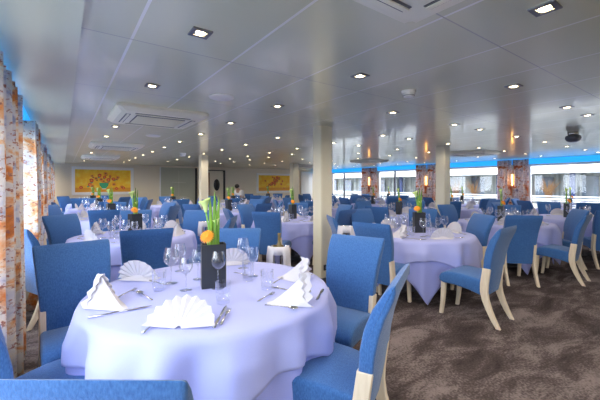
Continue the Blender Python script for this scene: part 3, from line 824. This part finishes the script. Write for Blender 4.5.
# settings on the other tables --------------------------------------
for q, t in enumerate(T):
    if t['lvl'] == 3: continue
    x, y, ph, lvl = t['x'], t['y'], t['ph'], t['lvl']
    nms = names_for([a for a, _, _ in t['ch']])
    for k, ((a, d, turn), nm) in enumerate(zip(t['ch'], nms)):
        ar = math.radians(a)
        def pol(r, off): return (x + r * math.cos(ar) - off * math.sin(ar), y + r * math.sin(ar) + off * math.cos(ar), TOP)
        if not inview(*pol(.56, 0)): continue
        (fanN if (k + q) % 3 else coneN).put(pol(.56, 0), ar + PI / 2 + (.2 * (k % 3) - .2), f'folded white napkin on {nm} side of the {ph}', 'folded white napkins')
        wg1.put(pol(.36, -.13), 0, f'large wine glass on {nm} side of the {ph}', GG)
        if lvl >= 1: wg2.put(pol(.32, -.03), 0, f'smaller wine glass on {nm} side of the {ph}', GG)
        if lvl >= 2:
            tumbler.put(pol(.30, .07), 0, f'water tumbler on {nm} side of the {ph}', 'water tumblers on the tables')
            knife.put(pol(.57, .2), ar + PI / 2 + PI / 2, f'steel knife on {nm} side of the {ph}', 'steel cutlery on the tables')
            fork.put(pol(.57, -.2), ar + PI / 2 + PI / 2, f'steel fork on {nm} side of the {ph}', 'steel cutlery on the tables')

# ------------------------------------------------------------------ ice bucket stands
def bucket_proto():
    t = props(empty('ice_bucket_stand'), '', 'ice bucket')
    bm = bmesh.new(); lathe(bm, [(.14, 0), (.14, .012), (.03, .03), (.014, .05), (.012, .56), (.05, .60), (.085, .605)], 22); sharp(finish(bm, 'stand', 'steel', t), 50)
    bm = bmesh.new(); lathe(bm, [(.075, .607), (.085, .62), (.098, .80), (.106, .83), (.100, .83), (.092, .80), (.078, .63), (0, .625)], 26, cap=False); sharp(finish(bm, 'bucket', 'chrome', t), 50)
    bm = bmesh.new()
    n = 40; rows = 7; g = []
    for j in range(rows + 1):
        r = []
        for i in range(n + 1):
            a = -2.5 + 2.9 * i / n; s = j / rows
            rad_ = .094 + .02 * min(1, s * 3) + .010 * math.sin(9 * a) * s; z = .838 if j == 0 else .842 - (.02 + .20 * s) * (1 if j > 1 else .1)
            r.append(bm.verts.new((rad_ * math.cos(a), rad_ * math.sin(a), z)))
        g.append(r)
    for j in range(rows):
        for i in range(n):
            if 12 < i < 25 and j > 1: continue
            bm.faces.new((g[j][i], g[j][i + 1], g[j + 1][i + 1], g[j + 1][i]))
    bm.normal_update(); bmesh.ops.solidify(bm, geom=bm.faces[:], thickness=.004)
    finish(bm, 'service_cloth', 'napkin', t)
    return Stock(t)
bk = bucket_proto()
bottle_bm = bmesh.new(); lathe(bottle_bm, [(.038, .0), (.040, .01), (.040, .15), (.030, .20), (.015, .24), (.014, .30), (.016, .305), (.016, .325)], 18)
bottle = Stock(props(finish(bottle_bm, 'wine_bottle', mat('straw_bottle', (.20, .16, .07), .15)), '', 'bottle'))
for (x, y, rz, sz), lab in zip([(1.73, 2.78, -1.05, 1.0), (1.83, 5.1, -.8, 1.03), (3.0, 3.16, -1.2, 1.08)],
    ['steel ice bucket with white cloth behind the foreground table', 'cloth-draped ice bucket stand behind the vase flowers, second left table', 'cloth-draped ice bucket beside the nearest pillar']):
    bk.put((x, y, 0), rz, lab, 'ice bucket stands', scale=(1, 1, sz))
bottle.put((1.75, 2.80, .632), 0, 'bottle standing in the steel ice bucket behind the foreground table')

# ------------------------------------------------------------------ distant waiter
def person(x, y, rz):
    t = props(empty('person', (x, y, 0), rz), 'person in white shirt and black trousers leaning near the back wall', 'person')
    def skin(name, verts, edges, rads, m, root=0):
        me = bpy.data.meshes.new(name); me.from_pydata(verts, edges, []); o = bpy.data.objects.new(name, me); col.objects.link(o); o.parent = t
        md = o.modifiers.new('skin', 'SKIN')
        for i, r in enumerate(rads): me.skin_vertices[0].data[i].radius = (r, r) if not isinstance(r, tuple) else r
        me.skin_vertices[0].data[root].use_root = True
        sb = o.modifiers.new('sub', 'SUBSURF'); sb.levels = sb.render_levels = 2
        me.materials.append(M[m]); return o
    # pelvis 0, chest, neck, head..., arms, legs
    V = [(0, 0, .84), (0, .05, 1.02), (0, .13, 1.16), (0, .19, 1.25), (0, .24, 1.33), (.17, .12, 1.15), (.22, .22, .95), (.18, .40, .86), (-.17, .12, 1.15), (-.22, .22, .95), (-.18, .40, .86),
         (.09, 0, .78), (.10, .02, .44), (.10, -.02, .07), (.10, .10, .03), (-.09, 0, .78), (-.10, -.06, .44), (-.10, -.12, .07), (-.10, -.01, .03)]
    E = [(0, 1), (1, 2), (2, 3), (3, 4), (2, 5), (5, 6), (6, 7), (2, 8), (8, 9), (9, 10), (0, 11), (11, 12), (12, 13), (13, 14), (0, 15), (15, 16), (16, 17), (17, 18)]
    Rr = [.12, .12, .12, .05, .085, .05, .038, .026, .05, .038, .026, .085, .058, .042, .03, .085, .058, .042, .03]
    b = skin('body', V, E, Rr, 'skin')
    skin('shirt', [V[0], V[1], V[2], V[5], V[6], V[8], V[9]], [(0, 1), (1, 2), (2, 3), (3, 4), (2, 5), (5, 6)], [.16, .165, .165, .08, .065, .08, .065], 'shirt')
    skin('trousers', [V[0], V[11], V[12], V[13], V[15], V[16], V[17]], [(0, 1), (1, 2), (2, 3), (0, 4), (4, 5), (5, 6)], [.14, .10, .072, .058, .10, .072, .058], 'trous')
    bm = bmesh.new(); bmesh.ops.create_uvsphere(bm, u_segments=16, v_segments=10, radius=.1, matrix=Matrix.Translation((0, .225, 1.37)) @ Matrix.Diagonal((.95, 1.05, .95, 1))); finish(bm, 'hair', 'hair', t)
person(6.25, 13.1, 1.9)

# ------------------------------------------------------------------ outside, right: railing, neighbouring ship
t = props(empty('deck_railing', (13.0, 6.5, 0)), 'white deck railing outside the right windows', 'railing')
for z, r in ((.96, .028), (.78, .016)):
    bm = bmesh.new(); tube(bm, [(0, -9, z), (0, 9.5, z)], r, 8); finish(bm, 'rail', 'ship', t)
for k in range(13):
    bm = bmesh.new(); tube(bm, [(0, -8.5 + k * 1.45, .0), (0, -8.5 + k * 1.45, .95)], .015, 8); finish(bm, 'post', 'ship', t)
wall_boxes('trim_3', [(XR + .14, 13.2, YF, YB, -.1, -.0)], 'ship')       # outer gangway deck
SX = 15.3
t = props(empty('neighbouring_ship', (SX, 7, 0)), 'white river ship moored alongside, seen through the right windows', 'ship')
bm = bmesh.new(); box(bm, (1.6, 0, -.15), (3.2, 30, 1.5)); finish(bm, 'hull', 'ship', t, smooth=False)
bm = bmesh.new(); box(bm, (1.45, 0, 2.42), (3.5, 30, 1.10)); finish(bm, 'upper_deck', 'ship', t, smooth=False)
bm = bmesh.new(); box(bm, (1.0, 0, 1.25), (.1, 30, 1.4)); finish(bm, 'cabin_wall', 'shipcurt', t, smooth=False)
rd = random.Random(4)
for k in range(16):
    y = -9 + k * 1.45
    bm = bmesh.new(); box(bm, (.85, y + rd.uniform(-.1, .1), 1.25), (.04, rd.uniform(.5, .9), 1.0)); finish(bm, 'cabin_window', 'shipglass', t, smooth=False)
for k in range(7):
    bm = bmesh.new(); box(bm, (.35, -8 + k * 2.6, 1.2), (.10, .16, 1.42)); finish(bm, 'deck_post', 'navyp', t, smooth=False)
for k in range(9):
    bm = bmesh.new(); box(bm, (.55, -9.2 + k * 2.1 + rd.uniform(-.2, .2), 1.25), (.02, rd.uniform(.35, .6), 1.15)); finish(bm, 'white_curtain', 'shipcurt', t, smooth=False)
bm = bmesh.new()
tube(bm, [(-.05, -14, .98), (-.05, 14, .98)], .03, 6); tube(bm, [(-.05, -14, .80), (-.05, 14, .80)], .02, 6); finish(bm, 'ship_rail', 'ship', t)
def drygrass(x, y, lab, seed, n=46):
    rd = random.Random(seed); t = props(empty('ornamental_grass', (x, y, .6)), lab, 'plant', 'dry ornamental grasses outside')
    bm = bmesh.new()
    for _ in range(n):
        a = rd.uniform(0, 2 * PI); s = rd.uniform(.1, .42); h = rd.uniform(.6, 1.12)
        tube(bm, [(0, rd.uniform(-.06, .06), .2), (s * .2 * math.cos(a), s * .4 * math.sin(a), h * .55 + .1), (s * math.cos(a) * .5, s * 1.1 * math.sin(a), h)], [.012, .010, .003], 5)
    finish(bm, 'grass_blades', 'grass', t)
    bm = bmesh.new(); lathe(bm, [(.13, 0), (.19, .26), (.17, .26), (.16, .22)], 16); finish(bm, 'planter', 'dgrey', t)
drygrass(SX + .12, 4.9, 'dry brown ornamental grass seen through the rightmost window', 3, 70)
drygrass(SX + .12, 7.75, 'dry brown grass outside, left of the nearest right curtain', 5)
drygrass(SX + .12, 8.6, 'thin dry grass outside beside the middle pillar', 8, 30)
bm = bmesh.new(); box(bm, (0, 5, -1.2), (140, 140, .1)); o = finish(bm, 'river', 'water', smooth=False); struct(o)

# ------------------------------------------------------------------ light
w = bpy.data.worlds.new('sky'); sc.world = w; w.use_nodes = True
nt = w.node_tree; bg = nt.nodes['Background']; bg.inputs[0].default_value = (.93, .96, 1.0, 1); bg.inputs[1].default_value = 4.6
def portal(x, y0, y1, sgn):
    ld = bpy.data.lights.new('window_daylight', 'AREA'); ld.shape = 'RECTANGLE'; ld.size = HEAD - SILL; ld.size_y = y1 - y0
    ld.cycles.is_portal = True
    o = bpy.data.objects.new('window_daylight', ld); col.objects.link(o); o.location = (x, (y0 + y1) / 2, (SILL + HEAD) / 2)
    o.rotation_euler = (0, PI / 2 if sgn < 0 else -PI / 2, 0)
for a, b in zip([YF - .4] + pierR, pierR + [YB + .4]):
    if b - a > 1.2: portal(XR + .16, max(a + .42, YF), min(b - .42, YB), -1)
for a, b in zip([YF - .3] + pierL, pierL + [YB + .4]):
    if b - a > 1.2: portal(XL - .16, max(a + .36, YF), min(b - .36, YB), 1)
for x, y, rw in spots:
    ld = bpy.data.lights.new('downlight_beam', 'SPOT'); ld.energy = 15 if x < 4 else 5.5; ld.color = (1., .86, .70); ld.spot_size = math.radians(168); ld.spot_blend = .6; ld.shadow_soft_size = .035
    o = bpy.data.objects.new('downlight_beam', ld); col.objects.link(o); o.location = (x, y, H - .02)
for k, yc in enumerate((-2.4, -1.2)):
    for x in (.635, 1.91, 3.2, 4.55):
        ld = bpy.data.lights.new('downlight_beam', 'SPOT'); ld.energy = 15; ld.color = (1., .86, .70); ld.spot_size = math.radians(168); ld.spot_blend = .6; ld.shadow_soft_size = .035
        o = bpy.data.objects.new('downlight_beam', ld); col.objects.link(o); o.location = (x, yc, H - .02)

# ------------------------------------------------------------------ camera
cd = bpy.data.cameras.new('camera'); cam = bpy.data.objects.new('camera', cd); col.objects.link(cam)
cam.location = (0, 0, EYE); cam.rotation_euler = (PI / 2, 0, math.radians(-35.6))
cd.sensor_width = 36; cd.lens = 332 / 600 * 36; cd.shift_y = (184.5 - 200) / 600; cd.clip_start = .05
sc.camera = cam
vs = sc.view_settings; vs.view_transform = 'Standard'; vs.look = 'None'; vs.gamma = 1; vs.use_curve_mapping = False; vs.exposure = .88
sc.cycles.max_bounces = 10; sc.cycles.transparent_max_bounces = 24; sc.cycles.diffuse_bounces = 4; sc.cycles.use_denoising = True
sc.cycles.sample_clamp_indirect = 6
